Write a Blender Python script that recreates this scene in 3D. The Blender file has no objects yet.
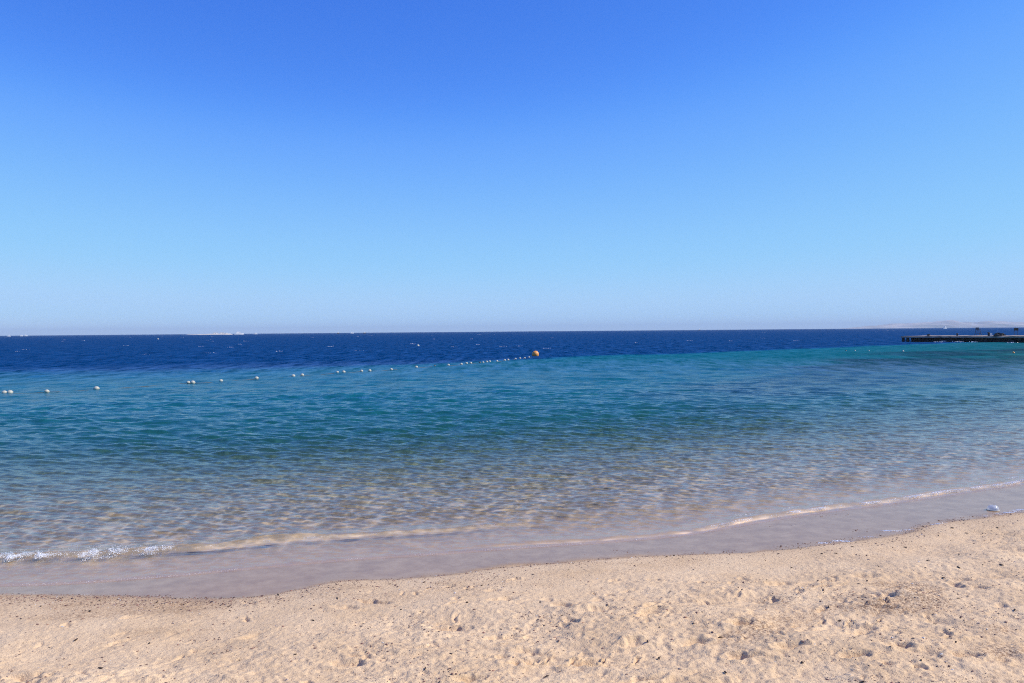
import bpy, math, random
import numpy as np
from mathutils import Vector

S = bpy.context.scene
COL = S.collection
RAD = math.radians
rng = np.random.default_rng(7)
random.seed(7)

# ------------------------------------------------------------------ camera
H = 3.0; FPX = 800.0; PITCH = 0.73; ROLL = 0.475
cam = bpy.data.cameras.new('camera'); camo = bpy.data.objects.new('camera', cam); COL.objects.link(camo); S.camera = camo
cam.sensor_width = 36; cam.lens = FPX / 1024 * 36; cam.clip_start = 0.1; cam.clip_end = 90000
camo.location = (0, 0, H); camo.rotation_euler = (RAD(90 - PITCH), RAD(ROLL), 0)

# ------------------------------------------------------------------ sky and sun
SUN_EL, SUN_AZ = 41.0, 92.0                     # azimuth clockwise from +Y (the view direction)
w = bpy.data.worlds.new('World'); S.world = w; w.use_nodes = True
wt = w.node_tree; bg = wt.nodes['Background']
sky = wt.nodes.new('ShaderNodeTexSky'); sky.sky_type = 'NISHITA'; sky.sun_disc = False
sky.sun_elevation = RAD(SUN_EL); sky.sun_rotation = RAD(SUN_AZ)
sky.air_density = 0.6; sky.dust_density = 0.0; sky.ozone_density = 5.0
SKY_STRENGTH = 0.1
sep = wt.nodes.new('ShaderNodeSeparateColor'); comb = wt.nodes.new('ShaderNodeCombineColor')
wt.links.new(sky.outputs[0], sep.inputs[0])
SKY_TONE = (((0, 0), (.074, .064), (.11, .15), (.17, .25), (.22, .30), (.35, .41), (.5, .46), (.65, .60), (1, .8)),
            ((0, 0), (.144, .235), (.21, .41), (.30, .55), (.38, .62), (.5, .67), (.65, .70), (.8, .78), (1, .9)),
            ((0, 0), (.15, .50), (.30, .85), (.43, 1.0), (.6, 1.0), (.7, 1.0), (1, 1.05)))       # camera-like tone of the sky
for i, pts in enumerate(SKY_TONE):
    a = wt.nodes.new('ShaderNodeMath'); a.operation = 'MULTIPLY'; a.inputs[1].default_value = SKY_STRENGTH
    fc = wt.nodes.new('ShaderNodeFloatCurve'); cv = fc.mapping.curves[0]
    while len(cv.points) < len(pts): cv.points.new(.5, .5)
    for p, q in zip(cv.points, pts): p.location = q; p.handle_type = 'AUTO_CLAMPED'
    fc.mapping.use_clip = False; fc.mapping.update()
    c = wt.nodes.new('ShaderNodeMath'); c.operation = 'MULTIPLY'; c.inputs[1].default_value = 1 / SKY_STRENGTH
    wt.links.new(sep.outputs[i], a.inputs[0]); wt.links.new(a.outputs[0], fc.inputs['Value']); wt.links.new(fc.outputs[0], c.inputs[0])
    wt.links.new(c.outputs[0], comb.inputs[i])
wt.links.new(comb.outputs[0], bg.inputs[0]); bg.inputs[1].default_value = SKY_STRENGTH
sun = bpy.data.lights.new('sun', 'SUN'); suno = bpy.data.objects.new('sun', sun); COL.objects.link(suno)
sun.energy = 4.8; sun.angle = RAD(0.53); sun.color = (1.0, 0.94, 0.86)
sd = Vector((math.sin(RAD(SUN_AZ)) * math.cos(RAD(SUN_EL)), math.cos(RAD(SUN_AZ)) * math.cos(RAD(SUN_EL)), math.sin(RAD(SUN_EL))))
suno.rotation_euler = (-sd).to_track_quat('-Z', 'Y').to_euler()
suno.location = sd * 50

S.view_settings.view_transform = 'Standard'; S.view_settings.look = 'None'
S.view_settings.exposure = 0.0; S.view_settings.gamma = 1.0
S.render.engine = 'CYCLES'
S.cycles.use_denoising = False; S.cycles.pixel_filter_type = 'BLACKMAN_HARRIS'; S.cycles.filter_width = 1.05
try: S.cycles.denoiser = 'OPENIMAGEDENOISE'
except Exception: pass
S.cycles.max_bounces = 8; S.cycles.transmission_bounces = 6; S.cycles.volume_bounces = 0
S.cycles.caustics_refractive = True; S.cycles.caustics_reflective = False
S.cycles.sample_clamp_indirect = 4.0

# ------------------------------------------------------------------ helpers
def rotm(p, r):
    a = math.radians(90 - p); b = math.radians(r)
    Rx = np.array([[1, 0, 0], [0, math.cos(a), -math.sin(a)], [0, math.sin(a), math.cos(a)]])
    Ry = np.array([[math.cos(b), 0, math.sin(b)], [0, 1, 0], [-math.sin(b), 0, math.cos(b)]])
    return Ry @ Rx
RM = rotm(PITCH, ROLL)
def ground_pt(px, py, z=0.0):
    """world point at height z seen at a photo position (used to survey where things stand)"""
    d = RM @ np.array([px - 512, 341.5 - py, -FPX]); t = (z - H) / d[2]
    return np.array([d[0] * t, d[1] * t, z])
def at_dist(px, Y, z=0.0):
    return np.array([(px - 512) / FPX * Y, Y, z])

def tag(o, label=None, cat=None, group=None, kind=None):
    if label: o['label'] = label
    if cat: o['category'] = cat
    if group: o['group'] = group
    if kind: o['kind'] = kind
    return o

def mesh_np(name, V, F, mats=(), smooth=False, parent=None, attrs=None, midx=None):
    me = bpy.data.meshes.new(name)
    V = np.asarray(V, dtype=np.float32); F = np.asarray(F, dtype=np.int32); n = F.shape[1]
    me.vertices.add(len(V)); me.vertices.foreach_set('co', V.ravel())
    me.loops.add(F.size); me.loops.foreach_set('vertex_index', F.ravel())
    me.polygons.add(len(F)); me.polygons.foreach_set('loop_start', np.arange(0, F.size, n, dtype=np.int32))
    me.polygons.foreach_set('loop_total', np.full(len(F), n, dtype=np.int32))
    for m in mats: me.materials.append(m)
    if midx is not None: me.polygons.foreach_set('material_index', np.asarray(midx, dtype=np.int32))
    me.update(calc_edges=True); me.validate()
    me.polygons.foreach_set('use_smooth', np.full(len(me.polygons), smooth, dtype=bool))
    for k, a in (attrs or {}).items():
        at = me.attributes.new(k, 'FLOAT', 'POINT'); at.data.foreach_set('value', np.asarray(a, dtype=np.float32).ravel())
    o = bpy.data.objects.new(name, me); COL.objects.link(o)
    if parent: o.parent = parent
    return o

class MB:                                        # collects polygons for ONE mesh object
    def __init__(s): s.v = []; s.f = []
    def add(s, v, f):
        b = len(s.v); s.v += [tuple(p) for p in v]; s.f += [tuple(i + b for i in q) for q in f]; return s
    def box(s, c, d, taper=1.0, rz=0.0, jit=0.0):
        v = []
        for z in (-1, 1):
            k = taper if z > 0 else 1
            for x, y in ((-1, -1), (1, -1), (1, 1), (-1, 1)):
                X = x * d[0] / 2 * k + random.uniform(-jit, jit); Y = y * d[1] / 2 * k + random.uniform(-jit, jit)
                v.append((c[0] + X * math.cos(rz) - Y * math.sin(rz), c[1] + X * math.sin(rz) + Y * math.cos(rz), c[2] + z * d[2] / 2 + random.uniform(-jit, jit)))
        return s.add(v, [(0, 3, 2, 1), (4, 5, 6, 7), (0, 1, 5, 4), (1, 2, 6, 5), (2, 3, 7, 6), (3, 0, 4, 7)])
    def lathe(s, prof, c=(0, 0, 0), n=20, sx=1.0, sy=1.0):
        v = []; f = []
        for r, z in prof:
            for i in range(n):
                a = 2 * math.pi * i / n; v.append((c[0] + r * sx * math.cos(a), c[1] + r * sy * math.sin(a), c[2] + z))
        for j in range(len(prof) - 1):
            for i in range(n):
                k = (i + 1) % n; f.append((j * n + i, j * n + k, (j + 1) * n + k, (j + 1) * n + i))
        f.append(tuple(range(n - 1, -1, -1))); f.append(tuple((len(prof) - 1) * n + i for i in range(n)))
        return s.add(v, f)
    def tube(s, pts, r, n=8):
        pts = [Vector(p) for p in pts]; v = []; f = []
        for j, p in enumerate(pts):
            t = (pts[min(j + 1, len(pts) - 1)] - pts[max(j - 1, 0)]).normalized()
            u = t.cross(Vector((0, 0, 1)) if abs(t.z) < .9 else Vector((1, 0, 0))).normalized(); q = t.cross(u)
            rr = r[j] if isinstance(r, (list, tuple)) else r
            for i in range(n):
                a = 2 * math.pi * i / n; v.append(p + u * math.cos(a) * rr + q * math.sin(a) * rr)
        for j in range(len(pts) - 1):
            for i in range(n):
                k = (i + 1) % n; f.append((j * n + i, j * n + k, (j + 1) * n + k, (j + 1) * n + i))
        f.append(tuple(range(n - 1, -1, -1))); f.append(tuple((len(pts) - 1) * n + i for i in range(n)))
        return s.add(v, f)
    def build(s, name, mat, parent=None, smooth=False):
        me = bpy.data.meshes.new(name); me.from_pydata(s.v, [], s.f); me.materials.append(mat); me.update()
        if smooth: me.polygons.foreach_set('use_smooth', [True] * len(me.polygons))
        o = bpy.data.objects.new(name, me); COL.objects.link(o)
        if parent: o.parent = parent
        return o
def thing(name, loc, label, cat, group=None, rz=0):
    o = bpy.data.objects.new(name, None); COL.objects.link(o); o.location = loc; o.rotation_euler = (0, 0, rz); o.empty_display_size = .2
    return tag(o, label, cat, group)

def _hash(ix, iy, seed):
    h = (ix.astype(np.int64) * 374761393 + iy.astype(np.int64) * 668265263 + seed * 974634777) & 0xFFFFFFFF
    h = ((h ^ (h >> 13)) * 1274126177) & 0xFFFFFFFF
    return ((h ^ (h >> 16)) & 0xFFFF) / 65535.0
def vnoise(x, y, seed=0):
    ix = np.floor(x); iy = np.floor(y); fx = x - ix; fy = y - iy
    fx = fx * fx * fx * (fx * (fx * 6 - 15) + 10); fy = fy * fy * fy * (fy * (fy * 6 - 15) + 10)
    a = _hash(ix, iy, seed); b = _hash(ix + 1, iy, seed); c = _hash(ix, iy + 1, seed); d = _hash(ix + 1, iy + 1, seed)
    return ((a + (b - a) * fx) * (1 - fy) + (c + (d - c) * fx) * fy) * 2 - 1
def fbm(x, y, octv=4, seed=0, gain=.5):
    t = 0; a = 1; n = 0
    for i in range(octv):
        c, s_ = math.cos(.7 * i + .3), math.sin(.7 * i + .3)
        t = t + a * vnoise((x * c - y * s_) * 2 ** i + 17.3 * i, (x * s_ + y * c) * 2 ** i + 5.1 * i, seed + i); n += a; a *= gain
    return t / n
def sm(a, b, x):
    t = np.clip((x - a) / (b - a), 0, 1); return t * t * (3 - 2 * t)

# ------------------------------------------------------------------ materials
def new_mat(name):
    m = bpy.data.materials.new(name); m.use_nodes = True; t = m.node_tree; return m, t, t.nodes, t.links
def plain(name, col, rough=.6, var=.12, scale=6, metal=0.0, bump=0.0):
    m, t, N, L = new_mat(name); b = N['Principled BSDF']
    no = N.new('ShaderNodeTexNoise'); no.inputs['Scale'].default_value = scale; no.inputs['Detail'].default_value = 4
    tc = N.new('ShaderNodeTexCoord'); L.new(tc.outputs['Object'], no.inputs['Vector'])
    r = N.new('ShaderNodeValToRGB'); r.color_ramp.elements[0].position = .3; r.color_ramp.elements[1].position = .7
    r.color_ramp.elements[0].color = tuple(c * (1 - var) for c in col) + (1,); r.color_ramp.elements[1].color = tuple(min(1, c * (1 + var)) for c in col) + (1,)
    L.new(no.outputs[0], r.inputs[0]); L.new(r.outputs[0], b.inputs['Base Color'])
    b.inputs['Roughness'].default_value = rough; b.inputs['Metallic'].default_value = metal
    if bump:
        bp = N.new('ShaderNodeBump'); bp.inputs['Strength'].default_value = bump; bp.inputs['Distance'].default_value = .05
        L.new(no.outputs[0], bp.inputs['Height']); L.new(bp.outputs[0], b.inputs['Normal'])
    return m

def ramp(N, stops, interp='LINEAR'):
    r = N.new('ShaderNodeValToRGB'); r.color_ramp.interpolation = interp
    e = r.color_ramp.elements
    while len(e) < len(stops): e.new(.5)
    for k, (p, c) in zip(e, stops): k.position = p; k.color = tuple(c) + (1,) if len(c) == 3 else c
    return r
def math_n(N, L, op, a, b=None):
    n = N.new('ShaderNodeMath'); n.operation = op
    for i, v in enumerate((a, b)):
        if v is None: continue
        if isinstance(v, (int, float)): n.inputs[i].default_value = v
        else: L.new(v, n.inputs[i])
    return n.outputs[0]

def sand_material():
    m, t, N, L = new_mat('sand'); b = N['Principled BSDF']
    geo = N.new('ShaderNodeNewGeometry'); wet = N.new('ShaderNodeAttribute'); wet.attribute_name = 'wet'
    grit = N.new('ShaderNodeAttribute'); grit.attribute_name = 'grit'
    def noise(scale, detail=3, rough=.6):
        n = N.new('ShaderNodeTexNoise'); n.inputs['Scale'].default_value = scale; n.inputs['Detail'].default_value = detail
        n.inputs['Roughness'].default_value = rough; L.new(geo.outputs['Position'], n.inputs['Vector']); return n.outputs[0]
    big = ramp(N, [(.3, (.72, .50, .28)), (.5, (.79, .56, .325)), (.72, (.85, .62, .37))]); L.new(noise(1.3, 5), big.inputs[0])
    # fine dark and pale grains
    gr = ramp(N, [(.30, (.45, .40, .38)), (.42, (.95, .95, .95)), (.6, (1.0, 1.0, 1.0)), (.8, (1.12, 1.1, 1.08))]); L.new(noise(90, 2, .7), gr.inputs[0])
    mul = N.new('ShaderNodeMix'); mul.data_type = 'RGBA'; mul.blend_type = 'MULTIPLY'; mul.inputs[0].default_value = .85
    L.new(big.outputs[0], mul.inputs[6]); L.new(gr.outputs[0], mul.inputs[7])
    # patches of shell grit
    gp = ramp(N, [(.42, (.36, .29, .27)), (.56, (1, 1, 1))]); L.new(noise(42, 3, .8), gp.inputs[0])
    mg = N.new('ShaderNodeMix'); mg.data_type = 'RGBA'; mg.blend_type = 'MULTIPLY'
    L.new(grit.outputs['Fac'], mg.inputs[0]); L.new(mul.outputs[2], mg.inputs[6]); L.new(gp.outputs[0], mg.inputs[7])
    wc0 = ramp(N, [(.32, (.33, .195, .09)), (.5, (.40, .25, .12)), (.68, (.47, .31, .16))]); L.new(noise(3.5, 6, .7), wc0.inputs[0])
    ws0 = ramp(N, [(.3, (.47, .28, .095)), (.7, (.60, .37, .13))]); L.new(noise(3.5, 4), ws0.inputs[0]); sub = N.new('ShaderNodeAttribute'); sub.attribute_name = 'submerged'
    wc = N.new('ShaderNodeMix'); wc.data_type = 'RGBA'; L.new(sub.outputs['Fac'], wc.inputs[0]); L.new(wc0.outputs[0], wc.inputs[6]); L.new(ws0.outputs[0], wc.inputs[7])
    mw = N.new('ShaderNodeMix'); mw.data_type = 'RGBA'; L.new(wet.outputs['Fac'], mw.inputs[0]); L.new(mg.outputs[2], mw.inputs[6]); L.new(wc.outputs[2], mw.inputs[7])
    L.new(mw.outputs[2], b.inputs['Base Color'])
    ro = ramp(N, [(0, (.95,) * 3), (.7, (.6,) * 3), (1, (.20,) * 3)]); L.new(wet.outputs['Fac'], ro.inputs[0]); L.new(ro.outputs[0], b.inputs['Roughness'])
    b.inputs['IOR'].default_value = 1.33; b.inputs['Specular IOR Level'].default_value = .42
    bp = N.new('ShaderNodeBump'); bp.inputs['Distance'].default_value = .018
    hs = math_n(N, L, 'ADD', noise(28, 4, .65), math_n(N, L, 'MULTIPLY', noise(110, 2, .6), .35)); L.new(hs, bp.inputs['Height'])
    st = ramp(N, [(0, (.75,) * 3), (.9, (.3,) * 3), (1, (.07,) * 3)]); L.new(wet.outputs['Fac'], st.inputs[0]); L.new(st.outputs[0], bp.inputs['Strength'])
    L.new(bp.outputs[0], b.inputs['Normal'])
    return m

def water_material():
    m, t, N, L = new_mat('sea_water'); out = N['Material Output']; N.remove(N['Principled BSDF'])
    geo = N.new('ShaderNodeNewGeometry')
    dep = N.new('ShaderNodeAttribute'); dep.attribute_name = 'depth'
    reef = N.new('ShaderNodeAttribute'); reef.attribute_name = 'reef'
    D = dep.outputs['Fac']
    # wavelets too fine for the mesh
    mp = N.new('ShaderNodeMapping'); mp.inputs['Scale'].default_value = (.55, 1.0, 1.0); mp.inputs['Rotation'].default_value = (0, 0, RAD(-12)); L.new(geo.outputs['Position'], mp.inputs[0])
    def noise(scale, detail, rough=.55):
        n = N.new('ShaderNodeTexNoise'); n.inputs['Scale'].default_value = scale; n.inputs['Detail'].default_value = detail
        n.inputs['Roughness'].default_value = rough; L.new(mp.outputs[0], n.inputs['Vector']); return n.outputs[0]
    deepf = N.new('ShaderNodeMapRange'); deepf.inputs[1].default_value = .2; deepf.inputs[2].default_value = 2.5; L.new(D, deepf.inputs[0])
    h1 = math_n(N, L, 'MULTIPLY', noise(1.1, 3), math_n(N, L, 'MULTIPLY', deepf.outputs[0], .30))
    h2 = math_n(N, L, 'MULTIPLY', noise(6.0, 5, .62), math_n(N, L, 'ADD', math_n(N, L, 'MULTIPLY', deepf.outputs[0], .030), .007))
    hh = math_n(N, L, 'ADD', h1, h2)
    bp = N.new('ShaderNodeBump'); bp.inputs['Distance'].default_value = 1.0; bp.inputs['Strength'].default_value = 1.0; L.new(hh, bp.inputs['Height'])
    dt = N.new('ShaderNodeVectorMath'); dt.operation = 'DOT_PRODUCT'; L.new(bp.outputs[0], dt.inputs[0]); L.new(geo.outputs['Incoming'], dt.inputs[1])
    om = math_n(N, L, 'SUBTRACT', 1.0, math_n(N, L, 'MINIMUM', math_n(N, L, 'ABSOLUTE', dt.outputs['Value']), 1.0))
    schlick = math_n(N, L, 'ADD', .02, math_n(N, L, 'MULTIPLY', math_n(N, L, 'POWER', om, 5.0), .98))
    gl = N.new('ShaderNodeBsdfGlossy'); chop = N.new('ShaderNodeAttribute'); chop.attribute_name = 'chop'; L.new(math_n(N, L, 'ADD', math_n(N, L, 'MULTIPLY', chop.outputs['Fac'], .30), .03), gl.inputs['Roughness']); L.new(bp.outputs[0], gl.inputs['Normal'])
    # light passing to the bottom: absorbed more in red
    rf = N.new('ShaderNodeBsdfTransparent')
    # caustic net of bright lines painted into the transmission colour by a cell pattern
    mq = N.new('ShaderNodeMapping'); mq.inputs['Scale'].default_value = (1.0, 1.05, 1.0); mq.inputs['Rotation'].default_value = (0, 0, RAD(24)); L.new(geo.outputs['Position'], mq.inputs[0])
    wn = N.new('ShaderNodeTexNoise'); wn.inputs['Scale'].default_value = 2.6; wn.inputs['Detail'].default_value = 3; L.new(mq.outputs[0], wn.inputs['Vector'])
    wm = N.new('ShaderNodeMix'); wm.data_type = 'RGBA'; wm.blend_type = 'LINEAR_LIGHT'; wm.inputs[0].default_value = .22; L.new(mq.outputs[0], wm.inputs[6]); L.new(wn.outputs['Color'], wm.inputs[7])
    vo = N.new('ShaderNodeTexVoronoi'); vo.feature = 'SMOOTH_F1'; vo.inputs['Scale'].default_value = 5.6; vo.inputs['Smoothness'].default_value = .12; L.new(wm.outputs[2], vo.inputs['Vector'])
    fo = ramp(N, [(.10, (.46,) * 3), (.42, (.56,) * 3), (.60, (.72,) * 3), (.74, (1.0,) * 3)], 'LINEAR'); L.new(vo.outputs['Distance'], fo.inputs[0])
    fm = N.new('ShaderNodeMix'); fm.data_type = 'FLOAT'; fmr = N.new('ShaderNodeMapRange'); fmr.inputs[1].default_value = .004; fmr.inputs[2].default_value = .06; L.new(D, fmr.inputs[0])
    L.new(fmr.outputs[0], fm.inputs[0]); fm.inputs[2].default_value = 1.0; lens = N.new('ShaderNodeAttribute'); lens.attribute_name = 'lens'; L.new(math_n(N, L, 'ADD', math_n(N, L, 'MULTIPLY', fo.outputs[0], 1.30), .0), fm.inputs[3]); painted_caustics = math_n(N, L, 'ADD', fm.outputs[0], math_n(N, L, 'MULTIPLY', lens.outputs['Fac'], .75))
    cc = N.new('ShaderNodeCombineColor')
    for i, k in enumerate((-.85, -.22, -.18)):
        L.new(math_n(N, L, 'MULTIPLY', math_n(N, L, 'EXPONENT', math_n(N, L, 'MULTIPLY', D, k)), painted_caustics), cc.inputs[i])
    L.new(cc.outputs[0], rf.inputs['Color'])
    # light scattered back by the water body
    dn = N.new('ShaderNodeMapRange'); dn.inputs[2].default_value = 8.0; L.new(D, dn.inputs[0])
    body = ramp(N, [(0, (.06, .065, .035)), (.035, (.035, .12, .11)), (.09, (.018, .18, .185)), (.18, (.008, .165, .19)), (.34, (.004, .145, .21)), (.50, (.002, .105, .20)), (.68, (.0002, .052, .165)), (1, (.0002, .046, .152))])
    L.new(dn.outputs[0], body.inputs[0])
    rm = N.new('ShaderNodeMix'); rm.data_type = 'RGBA'; L.new(reef.outputs['Fac'], rm.inputs[0]); L.new(body.outputs[0], rm.inputs[6]); rm.inputs[7].default_value = (.012, .050, .085, 1)
    # gust streaks in the open water's reflection; wave shading painted into its body colour
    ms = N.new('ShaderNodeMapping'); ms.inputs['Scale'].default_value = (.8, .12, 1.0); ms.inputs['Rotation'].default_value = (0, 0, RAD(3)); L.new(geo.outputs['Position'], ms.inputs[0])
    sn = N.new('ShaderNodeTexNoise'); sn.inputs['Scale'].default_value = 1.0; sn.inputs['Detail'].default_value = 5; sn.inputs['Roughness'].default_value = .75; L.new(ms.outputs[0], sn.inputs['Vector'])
    streak = N.new('ShaderNodeMapRange'); streak.inputs[1].default_value = .3; streak.inputs[2].default_value = .7; streak.inputs[1].default_value = .38; streak.inputs[2].default_value = .64; streak.inputs[3].default_value = .0; streak.inputs[4].default_value = 5.5; L.new(sn.outputs[0], streak.inputs[0])
    df = N.new('ShaderNodeBsdfDiffuse'); wave_shade = N.new('ShaderNodeMapRange'); wave_shade.inputs[1].default_value = .36; wave_shade.inputs[2].default_value = .66; wave_shade.inputs[3].default_value = .62; wave_shade.inputs[4].default_value = 1.4; L.new(sn.outputs[0], wave_shade.inputs[0])
    tm = N.new('ShaderNodeMix'); tm.data_type = 'FLOAT'; tw = N.new('ShaderNodeMapRange'); tw.inputs[1].default_value = .9; tw.inputs[2].default_value = 3.5; L.new(D, tw.inputs[0]); L.new(tw.outputs[0], tm.inputs[0]); tm.inputs[2].default_value = 1.0; L.new(wave_shade.outputs[0], tm.inputs[3])
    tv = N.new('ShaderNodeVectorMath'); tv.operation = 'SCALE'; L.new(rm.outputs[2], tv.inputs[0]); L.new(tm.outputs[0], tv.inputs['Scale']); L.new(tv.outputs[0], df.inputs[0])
    op = math_n(N, L, 'SUBTRACT', 1.0, math_n(N, L, 'EXPONENT', math_n(N, L, 'MULTIPLY', D, -.72)))
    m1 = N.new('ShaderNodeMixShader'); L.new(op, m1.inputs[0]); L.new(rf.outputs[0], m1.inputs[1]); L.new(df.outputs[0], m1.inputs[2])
    cap = N.new('ShaderNodeMapRange'); cap.inputs[3].default_value = .62; cap.inputs[4].default_value = .018; L.new(chop.outputs['Fac'], cap.inputs[0])
    m2 = N.new('ShaderNodeMixShader'); sm_ = N.new('ShaderNodeMix'); sm_.data_type = 'FLOAT'; L.new(math_n(N, L, 'POWER', chop.outputs['Fac'], 3.0), sm_.inputs[0]); sm_.inputs[2].default_value = 1.0; L.new(streak.outputs[0], sm_.inputs[3])
    L.new(math_n(N, L, 'MULTIPLY', math_n(N, L, 'MINIMUM', math_n(N, L, 'MULTIPLY', schlick, .82), cap.outputs[0]), sm_.outputs[0]), m2.inputs[0]); L.new(m1.outputs[0], m2.inputs[1]); L.new(gl.outputs[0], m2.inputs[2])
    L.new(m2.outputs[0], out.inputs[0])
    return m

M_SAND = sand_material(); M_WATER = water_material()
M_WHITE = plain('white_plastic', (.50, .48, .38), .5, .12)
M_GREYF = plain('dirty_plastic', (.10, .10, .09), .6, .2)
M_ORANGE = plain('orange_plastic', (.80, .33, .07), .45, .12, 4)
M_ROPE = plain('rope_fibre', (.12, .12, .10), .8, .2, 30)
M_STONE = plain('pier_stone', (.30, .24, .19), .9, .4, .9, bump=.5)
M_SHADESTONE = plain('shade_dark_stone', (.02, .017, .015), .85, .5, 1.3, bump=.6)  # black shade under the pier deck put into the stone colour
M_TIMBER = plain('dark_timber', (.03, .026, .022), .8, .3, 3)
M_HILL = plain('hill_rock', (.42, .35, .29), .95, .6, .0016, bump=.0)
M_ISLE = plain('island_sand', (.62, .56, .46), .95, .1, .05)
M_BWHITE = plain('white_paint', (.80, .80, .78), .5, .05, .3)
M_DARKGLASS = plain('dark_window_glass', (.03, .04, .05), .15, .2, .5)
M_BLUEGREY = plain('blue_grey_paint', (.05, .07, .11), .5, .1, .5)
M_DARKHULL = plain('dark_hull_paint', (.03, .03, .045), .5, .1, .5)

# ------------------------------------------------------------------ shorelines, surveyed as curves on the ground
def survey(pts, z=0.0):
    P = np.array([ground_pt(x, y, z)[:2] for x, y in pts]); return P
L1P = survey([(0, 587), (50, 586), (100, 583), (180, 577), (230, 572), (340, 562), (430, 556), (510, 550), (600, 544), (680, 537), (740, 527), (800, 517), (880, 506), (950, 496), (1024, 485)])
L0P = survey([(0, 593), (100, 594), (240, 595), (300, 588), (340, 580), (400, 578), (450, 573), (510, 566), (560, 562), (620, 557), (680, 553.5), (740, 549), (800, 543), (860, 536), (900, 530), (930, 521), (970, 516), (1024, 510)], .05)
def dense(P, n=12):                                  # Catmull-Rom
    Q = np.vstack([2 * P[0] - P[1], P, 2 * P[-1] - P[-2]]); out = []
    for i in range(1, len(Q) - 2):
        for t in np.arange(n) / n:
            a, b, c, d = Q[i - 1], Q[i], Q[i + 1], Q[i + 2]
            out.append(.5 * (2 * b + (c - a) * t + (2 * a - 5 * b + 4 * c - d) * t * t + (3 * b - a - 3 * c + d) * t ** 3))
    out.append(P[-1]); return np.array(out)
L1D = dense(L1P); L0D = dense(L0P)
far_r = np.array([(14, 17.2), (20, 21), (30, 28), (44, 40), (62, 62), (84, 95), (110, 132), (145, 158), (400, 210), (3000, 300)], float)
far_l = np.array([(-3000, -200), (-300, -20), (-80, 2), (-40, 6), (-20, 8), (-12, 8.9)], float)
COAST = np.vstack([far_l, L1D, far_r])
SEG_A, SEG_B = COAST[:-1], COAST[1:]
def coast_y(x): return np.interp(x, COAST[:, 0], COAST[:, 1])
def swash_w(x): return np.maximum(.12, np.interp(x, L1D[:, 0], L1D[:, 1]) - np.interp(x, L0D[:, 0], L0D[:, 1]))
def sdist(x, y):
    """signed distance to the water's edge, positive at sea"""
    x = np.asarray(x, float).ravel(); y = np.asarray(y, float).ravel()
    best = np.full(x.shape, 1e18)
    for A, B in zip(SEG_A, SEG_B):
        e = B - A; L2 = e @ e
        t = np.clip(((x - A[0]) * e[0] + (y - A[1]) * e[1]) / L2, 0, 1)
        dx = x - A[0] - t * e[0]; dy = y - A[1] - t * e[1]; np.minimum(best, dx * dx + dy * dy, out=best)
    return np.sqrt(best) * np.where(y > coast_y(x), 1, -1)
DROP = np.array([(-2000, 60), (-60, 63), (-44, 68), (-22, 69), (-10, 76), (0, 88), (11, 101), (27, 116), (56, 142), (80, 168), (125, 205), (2000, 330)], float)
DROP[:, 1] = 1 / (1 / DROP[:, 1] + 1.4 / 2400)
def depth_of(x, y, d):
    dp = np.interp(d, [0, 1.4, 3, 6, 10, 16, 25, 45, 200], [0, .03, .075, .19, .42, .85, 1.55, 2.5, 3.0])
    wig = y - np.interp(x, DROP[:, 0], DROP[:, 1]) + 3.5 * fbm(x / 14, y / 20, 3, 61) * np.clip(y / 80, 0, 2)
    return dp + 6.0 * np.clip((wig + 4 + 10 * (1 - sm(-30, 0, x))) / (10 + 22 * (1 - sm(-30, 0, x))), 0, 1) ** 1.3 * sm(14, 40, d)

# ------------------------------------------------------------------ sand height
foot = []
def add_foot(n, x0, x1, y0, y1):
    for i in range(n):
        x = random.uniform(x0, x1); y = random.uniform(y0, y1)
        foot.append((x, y, random.uniform(.04, .12), random.uniform(.018, .05), random.gauss(.5, .7), random.uniform(.008, .026)))
add_foot(150, -6.5, 7.5, 5.2, 8.1); add_foot(90, -1, 8.5, 7.0, 9.2); add_foot(14, -5, 3, 8.2, 9.2)
for i in range(48):                                    # older, softened footprints
    foot.append((random.uniform(-4, 8.5), random.uniform(5.8, 9.3), random.uniform(.13, .19), random.uniform(.05, .08), random.gauss(.4, .6), random.uniform(.022, .040)))
for i in range(7):                                     # a walked track
    p = ground_pt(470 + i * 55, 668 - i * 9, .3); foot.append((p[0], p[1] + (.09 if i % 2 else -.09), .14, .055, .25, .04))
for i in range(5):
    p = ground_pt(740 + i * 55, 648, .3); foot.append((p[0], p[1] + (.09 if i % 2 else -.09), .13, .055, .1, .04))
def marks(px, py, n, step):                            # small chevron marks pressed by a sole
    for i in range(n):
        p = ground_pt(px + i * step, py, .3)
        foot.append((p[0], p[1], .10, .016, RAD(55), .030)); foot.append((p[0] - .07, p[1] - .10, .09, .014, RAD(15), .020))
marks(545, 652, 4, 30); marks(820, 612, 3, 30)

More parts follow.
